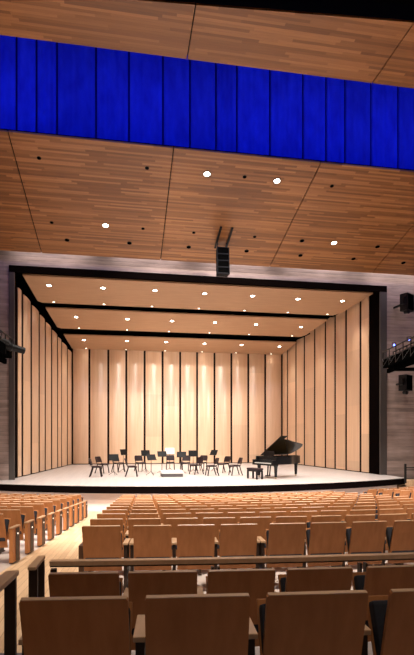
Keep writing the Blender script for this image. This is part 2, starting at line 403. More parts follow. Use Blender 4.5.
for i in range(12):
    shell_panel((X[i], YBK), (X[i + 1], YBK), ZBK + .35, ZBK + .35, (0, -1), 'tall convex maple panel of the shell back wall, %s counting towards the piano' % ORD[i])
for left, pxs in ((True, [16.8, 22.5, 31.4, 39.5, 45.3, 51.7, 57.8, 61.6, 67.5, 71.7]), (False, [370.8, 360.4, 346, 335, 325.3, 314.6, 304.3, 295.9, 287.3, 281.6])):
    ys = [side_y(x, left) for x in pxs]; ys[0] = ys[0] if left else YSF; ys[-1] = YBK
    for i in range(9):
        f = lambda y: ((XLF + (BL - XLF) * (y - YSF) / (YBK - YSF)) if left else (XRF + (BR - XRF) * (y - YSF) / (YBK - YSF)), y)
        shell_panel(f(ys[i]), f(ys[i + 1]), zc(ys[i]) + (-.36 if left else .35), zc(ys[i + 1]) + (-.3 if left else .35), (1 if left else -1, 0),
                    'tall maple shell side panel %s the piano, %s from the stage opening' % ('on the side opposite' if left else 'beside', ORD[i]), .03, .15 if left and i != 3 and i != 6 else .10)
# ceiling panels: two dark slots between three sheets
CEIL = [(23.55, 26.95, -4.72, 12.72, -4.60, 12.20), (27.75, 31.2, -4.36, 12.05, -4.18, 11.75), (32.5, 35.72, -3.98, 11.80, -3.79, 11.70)]
NAMES = ['nearest the stage opening', 'in the middle', 'farthest back against the shell wall']
def zpan(i, Y): return zc(Y)
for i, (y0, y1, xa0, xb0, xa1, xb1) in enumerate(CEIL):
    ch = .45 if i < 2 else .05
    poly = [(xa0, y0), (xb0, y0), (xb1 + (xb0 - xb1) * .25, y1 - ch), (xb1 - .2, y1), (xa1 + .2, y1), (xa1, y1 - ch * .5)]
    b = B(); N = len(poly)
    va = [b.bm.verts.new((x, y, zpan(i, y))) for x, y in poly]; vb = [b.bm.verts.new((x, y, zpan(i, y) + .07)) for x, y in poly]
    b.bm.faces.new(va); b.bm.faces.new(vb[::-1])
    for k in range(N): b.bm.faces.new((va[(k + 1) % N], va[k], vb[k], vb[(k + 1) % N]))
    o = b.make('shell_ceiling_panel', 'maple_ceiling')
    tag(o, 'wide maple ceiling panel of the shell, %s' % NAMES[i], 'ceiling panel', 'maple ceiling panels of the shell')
# black boxes added to darken the open slots; black cover and wall round the shell
for i, (y0, y1) in enumerate(((26.97, 27.74), (31.22, 32.48))):
    o = B().box((4, (y0 + y1) / 2, zc(y0) + .32), (17.2, y1 - y0 + .5, .3)).make('slot_cover', 'black')
    tag(o, 'black box added over the dark slot %s the middle shell ceiling panel' % ('in front of' if i == 0 else 'behind'), 'cover box')
struct(B().box((4, 30, 10.9), (21, 14, .2)).make('ceiling', 'black'))  # black cover added over the shell to stop light leaking in
struct(B().box((4, 37.5, 5.4), (21, .2, 11)).make('wall_stagehouse', 'black'))

# ------------------------------------------------------------------ lamps in the ceilings
def downlight(loc, nrm, r, lens, label, group, power=0, size=1.3, blend=.6, col=(1, .91, .82)):
    q = Vector(nrm).to_track_quat('Z', 'Y')
    o = root('downlight', label, 'ceiling lamp', loc, 0, group); o.rotation_mode = 'QUATERNION'; o.rotation_quaternion = q
    b = B(); n = 16; v = []
    prof = [(r * 1.45, .0), (r * 1.45, -.012), (r * 1.05, -.012), (r, .03), (r * 1.45, .03)]
    for k in range(n):
        c, s_ = math.cos(2 * PI * k / n), math.sin(2 * PI * k / n)
        v.append([b.bm.verts.new((R * c, R * s_, -z)) for R, z in prof])
    for k in range(n):
        for j in range(len(prof)): b.bm.faces.new((v[k][j], v[(k + 1) % n][j], v[(k + 1) % n][(j + 1) % len(prof)], v[k][(j + 1) % len(prof)]))
    b.make('bezel', 'bezel', o, True)
    B().disc((0, 0, -.006), r * 1.0, .008).make('lens', lens, o, True)
    if power:
        l = bpy.data.lights.new('lamp', 'SPOT'); l.energy = power; l.spot_size = size * 2; l.spot_blend = blend; l.color = col; l.shadow_soft_size = .10
        lo = bpy.data.objects.new('lamp', l); COL.objects.link(lo); lo.location = Vector(loc) + Vector(nrm) * .06
    return o
def on_panel(px, py):              # shell ceiling plane
    u = (px - 207) / F; t = (YH - py) / F; k = CA - u * SA
    s = (9.42 - ZBK) / (YBK - 23.55)
    d = (9.42 + s * 23.55 - EYE) / (t + s * k)
    return Vector((d * (SA + u * CA), d * k, zc(d * k)))
big = [[(49, 285.5), (103, 288), (155, 290.5), (204.5, 293.6), (252.5, 296), (298, 299), (342.5, 301)],
       [(76, 317), (127.5, 319), (172, 321), (215, 322.5), (256, 324.5), (301, 327)],
       [(84, 340), (127, 341), (166, 342), (204.5, 343.5), (241.5, 345), (279.5, 346.5)]]
small = [[(53.7, 302.6), (104, 305), (152, 308), (199, 309.5), (244.5, 311.8), (288, 314), (328, 315.3)],
         [(79, 328.6), (127, 330.5), (169, 332), (209.5, 333.6), (249, 335), (292, 337)],
         [(86, 349), (126, 350), (165, 351), (202, 352), (236, 353), (271, 354)]]
PN = ['frontmost', 'middle', 'rearmost']
SN = Vector((0, -.094, -1)).normalized()
for i in range(3):
    for k, (x, y) in enumerate(big[i]):
        p = on_panel(x, y); p.y = min(max(p.y, CEIL[i][0] + .5), CEIL[i][1] - .9); p.z = zc(p.y)
        downlight(p, SN, .105, 'lens', 'large lit downlight in the %s shell ceiling panel, %s counting towards the piano' % (PN[i], ORD[k]), 'large downlights in the shell ceiling', 430 if k in (0, len(big[i]) - 1) else 920, .82, 1.0)
    for k, (x, y) in enumerate(small[i]):
        p = on_panel(x, y); p.y = CEIL[i][1] - .18; p.z = zc(p.y)
        p.x = at_y(x, p.y); p.x = min(max(p.x, CEIL[i][4] + .5), CEIL[i][5] - .6)
        downlight(p, SN, .06, 'lens_small', 'small downlight at the back edge of the %s shell panel, %s counting towards the piano' % (PN[i], ORD[k]), 'small downlights at the shell panel edges', 18, .75, .7)
def on_low(px, py):
    u = (px - 207) / F; t = (YH - py) / F; k = CA - u * SA
    d = 13.43 / (t + .239 * k); return Vector((d * (SA + u * CA), d * k, zlow(d * k)))
LN = Vector((0, -.239, -1)).normalized()
WHERE = ['near the blue curtain, above the hanging speaker', 'near the blue curtain, above the piano side', 'above the seats beside the aisle', 'farthest towards the wall beside the piano']
for k, (x, y) in enumerate(((207, 174), (277, 181), (105.5, 225.5), (334, 243))):
    downlight(on_low(x, y), LN, .105, 'lens', 'lit downlight in the sloped wood ceiling, ' + WHERE[k], 'lit downlights in the wood ceiling', 1200, 1.1, .7)
dots = sorted([(39, 158), (147, 168), (51.7, 222.5), (67, 240), (143, 228.6), (129.4, 243), (193.8, 232.6), (188.7, 247), (244.6, 176.8), (331.9, 186), (254.7, 236.7), (246.6, 251), (302, 240.7), (300.4, 255.4), (377.5, 246.7), (353.5, 258.8), (403.4, 262.8)])
for k, (x, y) in enumerate(dots):
    p = on_low(x, y)
    o = root('ceiling_port', 'unlit dark ceiling port in the sloped wood ceiling, %s counting towards the piano' % ORD[k], 'ceiling port', p, 0, 'dark ports in the wood ceiling')
    o.rotation_mode = 'QUATERNION'; o.rotation_quaternion = LN.to_track_quat('Z', 'Y')
    rr = .085 if y > 238 else .06
    B().tube([(0, 0, -.01), (0, 0, .012)], [rr * 1.25, rr * 1.2], 14).make('bezel', 'metal_black', o, True)
    B().disc((0, 0, .012), rr, .006, 14).make('baffle', 'black', o, True)

# ------------------------------------------------------------------ hanging speaker
r = root('hanging_speaker', 'black line speaker hanging below the wood ceiling above the stage', 'speaker', (.93 + .12, 20.55, 0))
xs = at_y(222.3, 20.55); r.location.x = xs
zt, zb_ = 10.05, 8.88
def cur(z): return -.10 * ((zt - z) / 1.2) ** 2
for k in range(4):
    z1 = zt - k * .292; z0 = z1 - .290
    b = B(); b.verts([(-.27, -.2 + cur(z0), z0), (.27, -.2 + cur(z0), z0), (.24, .22 + cur(z0), z0), (-.24, .22 + cur(z0), z0), (-.27, -.2 + cur(z1), z1), (.27, -.2 + cur(z1), z1), (.24, .22 + cur(z1), z1), (-.24, .22 + cur(z1), z1)],
                     [(0, 3, 2, 1), (4, 5, 6, 7), (0, 1, 5, 4), (1, 2, 6, 5), (2, 3, 7, 6), (3, 0, 4, 7)])
    c = b.make('speaker_cabinet', 'speaker_black', r)
    B().box((0, -.205 + cur((z0 + z1) / 2), (z0 + z1) / 2), (.46, .02, .23), None, .006).make('grille', 'black', c)
for s in (-1, 1):
    x = .24 * s
    y0, y1 = -.95 + .0, .42
    B().bar((x, y0, zlow(20.55 + y0) - .035), (x, y1 - (.0 if s < 0 else .05), zlow(20.55 + y1) - .035), .085, .05).make('rigging_bar', 'metal_black', r)
    B().tube([(x * .8, .05, zt - .02), (x * .8, .05, zlow(20.6) - .03)], .018, 6).make('suspension_rod', 'metal_black', r)

# ------------------------------------------------------------------ side lighting galleries and wall speakers
def stage_lamp(loc, aim, label, blue=False, sc=1.0):
    d = (Vector(aim) - Vector(loc)).normalized()
    o = root('spotlight', label, 'spotlight', loc, 0, 'spotlights on the side galleries'); o.rotation_mode = 'QUATERNION'; o.rotation_quaternion = d.to_track_quat('Y', 'Z')
    B().tube([(0, -.30 * sc, 0), (0, -.22 * sc, 0), (0, .05 * sc, 0), (0, .08 * sc, 0), (0, .42 * sc, 0)], [.07 * sc, .13 * sc, .13 * sc, .10 * sc, .10 * sc], 12).make('barrel', 'metal_black', o, True)
    B().tube([(0, .42 * sc, 0), (0, .44 * sc, 0)], .09 * sc, 12).make('lens', 'lens_blue' if blue else 'metal_grey', o, True)
    B().bar((-.16 * sc, 0, 0), (-.16 * sc, 0, .26 * sc), .03, .02).bar((.16 * sc, 0, 0), (.16 * sc, 0, .26 * sc), .03, .02).bar((-.17 * sc, 0, .26 * sc), (.17 * sc, 0, .26 * sc), .03, .02).make('yoke', 'metal_black', o)
    return o
def gallery(a, b_, w, z, label, wall):
    a, b_ = Vector((*a, z)), Vector((*b_, z)); d = (b_ - a); L = d.length
    o = root('lighting_gallery', label, 'lighting gallery', a, math.atan2(d.y, d.x))
    B().box((L / 2, 0, -.78), (L, w, .07)).make('deck', 'black', o)
    k = B()
    for y in (-w / 2, w / 2): k.tube([(0, y, -.02), (L, y, -.02)], .03, 6)
    k.make('top_rail', 'metal_black', o)
    k = B()
    for y in (-w / 2, w / 2): k.box((L / 2, y, -.60), (L, .02, .36))
    k.make('kick_panel', 'black', o)
    k = B()
    for y in (-w / 2, w / 2): k.tube([(0, y, -.38), (L, y, -.38)], .022, 6)
    k.make('middle_rail', 'metal_black', o)
    n = max(2, int(L / .8))
    for j in range(n + 1):
        x = L * j / n
        for y in (-w / 2, w / 2): B().bar((x, y, -.78), (x, y, 0), .04).make('post', 'metal_black', o)
        if j < n: B().tube([(x, -w / 2, -.76), (x + L / n, -w / 2, -.40)], .015, 6).make('brace', 'metal_grey', o)
    B().box((L / 2, 0, -.95), (L, .12, .20)).make('support_beam', 'black', o)
    # arms back to the side wall
    for t in (.15, .85):
        p0 = Vector((L * t, 0, -.95)); k = B(); k.bar(p0, p0 + Vector((0, wall, 0)), .12, .16); k.make('wall_arm', 'black', o)
    return o
gallery((12.62, 21.9), (11.95, 17.9), .5, 6.10, 'black lighting gallery with blue lamps high beside the proscenium, piano side', 3.2)
gallery((-4.86, 20.9), (-5.05, 16.4), .5, 5.95, 'black lighting gallery high beside the proscenium, on the side away from the piano', -1.35)
stage_lamp((12.5, 21.15, 6.26), (3, 5, 4.0), 'small blue glowing gallery lamp nearest the proscenium', True, .5)
stage_lamp((12.2, 19.45, 6.17), (3, 5, 4.0), 'small blue glowing gallery lamp at the picture edge', True, .5)
for k, (x, y, z, n) in enumerate(((12.62, 21.7, 5.75, 'on the blue gallery beside the black frame'), (12.45, 20.8, 5.65, 'on the blue gallery between its two blue lamps'), (12.25, 19.3, 5.75, 'on the blue gallery by the picture edge'))):
    stage_lamp((x, y, z), (4, 26, 3), 'black spotlight ' + n, False, .8)
stage_lamp((-4.55, 20.25, 5.50), (5, 25.5, 3.4), 'black spotlight poking out from the gallery away from the piano', False, 1.35)
stage_lamp((-4.85, 19.75, 5.7), (3, 27, 3), 'black spotlight behind the one poking out over the stage', False, 1.0)
def wall_speaker(px, Y, z, label, w, h):
    X = at_y(px, Y); o = root('wall_speaker', label, 'speaker', (X, Y, z), .5)
    B().box((0, 0, 0), (w, .42, h), None, .02).make('cabinet', 'metal_black', o)
    B().box((0, -.215, 0), (w * .86, .02, h * .88), None, .006).make('grille', 'black', o)
    B().bar((0, .2, 0), (.35, YP - Y - .02, 0), .08, .08).make('bracket', 'metal_black', o)
    B().tube([(-w * .4, -.1, -h * .5), (-w * .55, -.12, -h * .62), (-w * .62, -.3, -h * .66)], [.06, .10, .09], 10).make('lamp_head', 'metal_black', o, True)
    B().box((-w * .62, 0, h * .05), (.16, .2, h * .4)).make('amplifier_box', 'metal_black', o)
    return o
wall_speaker(407, 22.0, 8.55, 'black loudspeaker mounted high on the concrete wall above the blue lamps', .62, .85)
wall_speaker(405.5, 22.2, 4.62, 'black loudspeaker on the concrete wall below the lighting gallery', .6, .8)

# ------------------------------------------------------------------ stage end stair with its railing
pb = at_z(405.3, 481, -.12)
r = root('stair_railing', 'dark steel railing at the stage end beside the concrete wall', 'railing', pb)
B().bar((0, 0, -.1), (0, 0, .80), .09, .06).make('post', 'metal_black', r)
B().bar((1.7, .12, -.1), (1.7, .12, .80), .06, .05).make('post', 'metal_black', r)
B().tube([(0, 0, .62), (1.9, .13, .60)], .022, 8).make('hand_rail', 'metal_black', r, True)
B().tube([(0, 0, .52), (1.9, .13, .50)], .016, 8).make('middle_rail', 'metal_black', r, True)
B().tube([(0, 0, .10), (1.9, .13, .10)], .016, 8).make('low_rail', 'metal_black', r, True)
r = root('stage_stair', 'wooden stair down from the stage end below the steel railing', 'stair', (13.1, 20.2, ZF))
for k in range(4):
    B().box((1.0, 1.5 - .38 * k, (.88 - .22 * k) / 2), (1.95, .38 if k else 1.6, .88 - .22 * k) if k else (1.95, .9, .88)).make('step', 'aisle_floor', r)

# ------------------------------------------------------------------ theatre seats
PITCH = .535; BW = .464; BH = .60; REC = math.radians(15)
def seat_proto():
    r = root('theatre_seat', 'seat', 'theatre seat')
    Rx = Matrix.Rotation(REC, 3, 'X')            # leans the back: top towards -y
    top = Vector((0, 0, .86))
    def tf(p): return top + Rx @ Vector((p.x, p.z, p.y))     # outline x,y -> width,height below the top; depth along z
    def rounded(w, h, c, n=4):
        pts = []
        for cx, cy, a0 in ((w / 2 - c, -c, 0), (-w / 2 + c, -c, 90), (-w / 2 + c, -h + c, 180), (w / 2 - c, -h + c, 270)):
            for k in range(n + 1): a = math.radians(a0 + 90 * k / n); pts.append((cx + c * math.cos(a), cy + c * math.sin(a)))
        return pts
    B().prism(rounded(BW, BH, .012), 0, .022, tf).make('back_panel', 'seat_wood', r)
    e = B(); e.prism([(-BW / 2 + .006, .0005), (BW / 2 - .006, .0005), (BW / 2 - .006, .0045), (-BW / 2 + .006, .0045)], .0, .022, tf)
    e.make('top_edge', 'lit_edge_wood', r)
    c = B(); pts = rounded(BW - .05, BH - .15, .05)
    c.prism([(x, y - .12) for x, y in pts], .022, .085, tf); bm = c.bm
    bmesh.ops.bevel(bm, geom=[e_ for e_ in bm.edges if e_.calc_length() < .6], offset=.008, segments=1, affect='EDGES')
    c.make('back_cushion', 'cushion', r)
    # tipped-up seat: pan standing almost upright before the back
    Rs = Matrix.Rotation(math.radians(68), 3, 'X')
    s = B(); s.box(Vector((0, .235, .56)), (BW - .02, .40, .018), Rs, .005); pan = s.make('seat_pan', 'seat_wood', r)
    s = B(); s.box(Vector((0, .190, .565)), (BW - .03, .37, .07), Rs, .02); s.make('seat_cushion', 'cushion', pan)
    for sx in (-1,):
        arm(r, sx)
    return r
def arm(r, sx):
    x = sx * PITCH / 2
    a = B().box((x, .35, .60), (.066, .30, .028), None, .006).make('armrest', 'cap_wood', r)
    k = B(); k.verts([(x - .021, .20, 0), (x + .021, .20, 0), (x + .021, .40, 0), (x - .021, .40, 0), (x - .021, .22, .586), (x + .021, .22, .586), (x + .021, .48, .586), (x - .021, .48, .586)],
        [(0, 3, 2, 1), (4, 5, 6, 7), (0, 1, 5, 4), (1, 2, 6, 5), (2, 3, 7, 6), (3, 0, 4, 7)])
    k.box((x, .30, .012), (.05, .28, .022))
    k.make('pedestal', 'dark_wood', a)
def end_panel(r, sx, dark=False):
    x = sx * (PITCH / 2 + .012)
    e = B().box((x, .33, .305), (.064, .30, .57), None, .008).make('end_panel', 'shaded_brown' if dark else 'seat_wood', r)
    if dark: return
    B().box((x + sx * .034, .37, .305), (.006, .15, .55)).make('inlay', 'dark_wood', e)
    B().box((x, .33, .60), (.072, .32, .022), None, .006).make('end_cap', 'cap_wood', e)
    B().box((x, .33, .012), (.07, .27, .024)).make('foot', 'dark_wood', e)
    B().disc((x + sx * .037, .37, .48), .016, .006, 10, None, Vector((sx, 0, 0))).make('aisle_lamp', 'aisle_glow', e)
P_MID = seat_proto()
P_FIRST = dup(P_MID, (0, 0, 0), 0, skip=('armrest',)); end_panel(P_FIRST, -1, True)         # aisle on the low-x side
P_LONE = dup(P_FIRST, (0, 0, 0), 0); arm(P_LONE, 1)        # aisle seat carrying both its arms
P_LAST = dup(P_MID, (0, 0, 0), 0); end_panel(P_LAST, 1)          # aisle on the high-x side
P_BOTH = dup(P_MID, (0, 0, 0), 0); arm(P_BOTH, 1)
used = {}
def seat(proto, R, X, z, label, group):
    t = math.asin((X - CX) / R); loc = (X, CY - R * math.cos(t), z)
    if id(proto) not in used:
        used[id(proto)] = 1; proto.location = loc; proto.rotation_euler.z = t; proto['label'] = label; proto['group'] = group
        return proto
    return dup(proto, loc, t, label, group)
used_ref = [P_MID, P_FIRST, P_LAST, P_BOTH]
def row_label(i, n): return 'wooden theatre seat, %s from the aisle in the %s row beyond the rail' % (ORD[i], ORD[n])
g1 = 'theatre seats of the block between rail and stage'
# row beyond the rail: spacing read seat by seat
for i, px in enumerate((101.0, 152.3, 196.2, 239.3, 288.1, 329.4, 370.3, 411.5)):
    X = at_y(px, 5.95)
    Y = on_arc(R0, X); X = at_y(px, Y); Y = on_arc(R0, X); X = at_y(px, Y)
    seat(P_LONE if i == 0 else (P_BOTH if i == 3 else P_MID), R0, X, zrow(R0), row_label(i, 0), g1)
for n in range(1, 12):
    R = R0 - DR * n; x0 = xl(R) + .02; i = 0
    x_end = 8.35 - .035 * n
    off = 0
    while True:
        X = x0 + PITCH / 2 + PITCH * i
        if X > x_end - PITCH / 2: break
        if px_of(X - .3, on_arc(R, X)) > 415: break
        seat(P_FIRST if i == 0 else P_MID, R, X, zrow(R), row_label(i, n) if n < 11 else 'wooden theatre seat, %s from the aisle in the row nearest the stage' % ORD[i], g1)
        i += 1
# block across the aisle
g2 = 'theatre seats of the block across the aisle'
for n in range(1, 12):
    R = R0 - DR * n; x0 = xa(R - .2) - .02; i = 0
    while True:
        X = x0 - PITCH / 2 - .05 - PITCH * i
        if px_of(X + .35, on_arc(R, X)) < 1 or i > 8: break
        seat(P_LAST if i == 0 else P_MID, R, X, zrow(R), 'wooden theatre seat across the aisle, %s from its end panel, row %s from the stage' % (ORD[i], ORD[11 - n]), g2)
        i += 1
# block beyond the far aisle on the piano side
g3 = 'theatre seats of the block below the stage stair'
for n in range(5, 12):
    R = R0 - DR * n; x0 = 9.35 + .06 * (11 - n)
    for i in range(8):
        X = x0 + PITCH / 2 + PITCH * i
        if px_of(X - .3, on_arc(R, X)) > 415 or X > 14.5: break
        seat(P_FIRST if i == 0 else P_MID, R, X, zrow(R), 'wooden theatre seat below the steel railing, %s from far aisle, row %s from stage' % (ORD[i], ORD[11 - n]), g3)
# the two rows behind the rail
g4 = 'theatre seats behind the rail'
for i, px in enumerate((83.5, 162.8, 242.0, 320.5, 399.5)):
    R = 36.43; X = at_y(px, 3.23); Y = on_arc(R, X); X = at_y(px, Y); X = at_y(px, on_arc(R, X))
    seat(P_MID, R, X, .09, 'dark brown theatre seat right behind the rail, %s from the aisle' % ORD[i], g4)
for i, px in enumerate((73.6, 198.0, 318.5, 440.0)):
    R = 37.57; X = at_y(px, 2.1); Y = on_arc(R, X); X = at_y(px, Y); X = at_y(px, on_arc(R, X))
    seat(P_MID, R, X, .293, 'dark brown theatre seat in the nearest row of all, %s from the aisle' % ORD[i], g4)

# ------------------------------------------------------------------ guard rail and the aisle hand rails
RR = 35.72
r = root('guard_rail', 'long wooden topped guard rail in front of the nearest seats', 'railing', (0, 0, 0))
xs = [-.60 + .35 * k for k in range(17)]
pts = [(x, on_arc(RR, x)) for x in xs]
def ribbon(poly, w, z0, z1, name, mat, parent):
    b = B(); vs = []
    for i, (x, y) in enumerate(poly):
        t = math.asin((x - CX) / RR); nx, ny = -math.sin(t), math.cos(t)
        for s, z in ((-1, z0), (1, z0), (1, z1), (-1, z1)): vs.append((x + nx * w / 2 * s, y + ny * w / 2 * s, z))
    fs = [(0, 1, 2, 3), tuple(len(vs) - 4 + k for k in (3, 2, 1, 0))]
    for i in range(len(poly) - 1):
        for k in range(4): fs.append((i * 4 + k, i * 4 + (k + 1) % 4, (i + 1) * 4 + (k + 1) % 4, (i + 1) * 4 + k))
    return b.verts(vs, fs).make(name, mat, parent)
ribbon(pts, .07, .832, .868, 'hand_rail', 'cap_wood', r)
ribbon(pts, .03, .816, .832, 'rail_bar', 'dark_wood', r)
for x in (-.575, .70, 1.95, 3.2, 4.4):
    for dx in ((0, .05) if x > 0 else (0,)):
        B().box((x + dx, on_arc(RR, x + dx), .36), (.045 if x < 0 else .018, .05, .88)).make('post', 'dark_wood', r)
r = root('aisle_handrail', 'short wooden capped handrail on two posts beside the guard rail end', 'handrail', (-.715, 3.93, -.076), -.03)
B().box((0, .16, .925), (.062, .38, .026), None, .006).make('cap', 'cap_wood', r)
for y in (.03, .30): B().box((0, y, .455), (.066, .03, .91)).make('post', 'dark_wood', r)
r = root('aisle_handrail', 'wooden capped handrail on a wide dark post at the picture corner', 'handrail', (-.70, 3.16, .096), -.02)
B().bar((0, .03, .915), (0, -1.3, .99), .078, .032, .006).make('cap', 'cap_wood', r)
B().box((.0, -.02, .45), (.066, .035, .90)).make('post', 'dark_wood', r)
B().box((.0, -1.2, .59), (.066, .035, .74)).make('post', 'dark_wood', r)

# ------------------------------------------------------------------ grand piano
AXI = math.radians(22)
PO = Vector((6.23, 21.83, 0))
r = root('grand_piano', 'black grand piano with its lid raised at the stage front', 'piano', PO, AXI)
# local frame: +x from keyboard to tail, -y the treble side (towards the audience)
def rim_outline(k=0.0):
    out = [(0.0 + k, .75 - k), (2.15, .75 - k), (2.35, .70 - k), (2.5 - k, .52), (2.54 - k, .33), (2.48 - k, .12), (2.33, -.02 + k), (2.05, -.12 + k), (1.75, -.26 + k), (1.5, -.44 + k), (1.3, -.62 + k), (1.1, -.72 + k), (.85, -.75 + k), (0.0 + k, -.75 + k)]
    return out
def ring(outer, inner, z0, z1, name, mat, parent):
    b = B(); n = len(outer)
    A = [b.bm.verts.new((x, y, z0)) for x, y in outer]; Bv = [b.bm.verts.new((x, y, z1)) for x, y in outer]
    Cc = [b.bm.verts.new((x, y, z0)) for x, y in inner]; D = [b.bm.verts.new((x, y, z1)) for x, y in inner]
    for k in range(n):
        j = (k + 1) % n
        b.bm.faces.new((A[k], A[j], Bv[j], Bv[k])); b.bm.faces.new((Cc[j], Cc[k], D[k], D[j]))
        b.bm.faces.new((Bv[k], Bv[j], D[j], D[k])); b.bm.faces.new((A[j], A[k], Cc[k], Cc[j]))
    return b.make(name, mat, parent, True)
cut = [p for p in rim_outline()]; inn = rim_outline(.05)
fr = lambda o, x0: [(max(x, x0), y) for x, y in o]
ring(fr(cut, .30), fr(inn, .36), .66, 1.02, 'rim', 'lacquer', r)
B().prism(fr(rim_outline(.045), .34), .68, .72).make('soundboard', 'dark_wood', r)
B().prism([(x, y) for x, y in fr(rim_outline(.07), .55)], .88, .90).make('iron_plate', 'gold', r)
for s in (-1, 1):    # cheeks beside the keys
    B().prism([(0.02, s * .75), (.02, s * .66), (.36, s * .66), (.36, s * .75)], .66, .86).prism([(.22, s * .75), (.22, s * .66), (.36, s * .66), (.36, s * .75)], .86, 1.02).make('cheek', 'lacquer', r)
B().box((.19, 0, .65), (.38, 1.48, .07), None, .01).make('key_bed', 'lacquer', r)
kb = B().box((.13, 0, .715), (.17, 1.24, .03)).make('keyboard', 'ivory', r)
b = B()
for k in range(51):
    if k % 7 in (2, 6): continue
    b.box((.165, -.60 + k * .0237, .737), (.095, .011, .014))
b.make('black_keys', 'lacquer', kb)
B().box((.235, 0, .80), (.02, 1.30, .14), Matrix.Rotation(-.15, 3, 'Y')).make('fallboard', 'lacquer', r)
B().box((.42, 0, 1.15), (.02, .75, .26), Matrix.Rotation(.25, 3, 'Y'), .01).make('music_desk', 'lacquer', r)
for n, (x, y) in enumerate(((.32, -.62), (.32, .62), (2.36, .30))):
    lg = B().tube([(x, y, .67), (x, y, .60), (x, y, .55), (x, y, .12), (x, y, .09)], [.11, .105, .085, .062, .065], 8).make('leg', 'lacquer', r, True)
    B().tube([(x, y, .09), (x, y, .05)], .035, 8).tube([(x - .02, y, .035), (x + .02, y, .035)], .035, 10).make('caster', 'chrome', lg, True)
ly = B().bar((.45, -.09, .66), (.40, -.07, .12), .05).bar((.45, .09, .66), (.40, .07, .12), .05).box((.36, 0, .11), (.12, .26, .05), None, .01).make('pedal_lyre', 'lacquer', r)
for y in (-.07, 0, .07): B().box((.27, y, .085), (.12, .03, .012), None, .004).make('pedal', 'chrome', ly)
# lid hinged on the bass side
LA = math.radians(31)
def lid(p):
    w = .765 - p.y                         # distance from the hinge line
    return Vector((p.x, .765 - w * math.cos(LA) - p.z * -math.sin(LA) * -1, 1.035 + w * math.sin(LA) + p.z * math.cos(LA)))
def grow(o): return [(x + (.02 if x > 1 else 0), y + (-.02 if y < 0 else .01)) for x, y in o]
main = B().prism([(.5, .76), (2.15, .76), (2.35, .62), (2.48, .38), (2.54, .08), (2.52, -.12), (2.42, -.27), (1.95, -.42), (1.5, -.56), (1.15, -.70), (.85, -.75), (.5, -.75)], 0, .022, lid).make('lid', 'lacquer', r)
# front flap folded back on the lid
B().prism([(.51, .755), (.90, .755), (.90, -1.0), (.51, -1.0)], .026, .046, lid).make('lid_flap', 'lacquer', main)
e = lid(Vector((1.05, -.68, 0)))
B().tube([(1.0, -.70, 1.0), e], .012, 6).make('lid_prop', 'lacquer', r)

pbx = PO + Vector((math.cos(AXI), math.sin(AXI), 0)) * -.40 + Vector((math.sin(AXI), -math.cos(AXI), 0)) * .0
r = root('piano_bench', 'black piano bench in front of the keyboard', 'bench', pbx, AXI)
B().box((0, 0, .46), (.38, .78, .08), None, .02).make('seat_cushion', 'chair_black', r)
B().box((0, 0, .385), (.34, .74, .09)).make('apron', 'lacquer', r)
for sx in (-1, 1):
    for sy in (-1, 1): B().box((sx * .15, sy * .34, .19), (.07, .07, .38), None, .008).make('leg', 'lacquer', r)

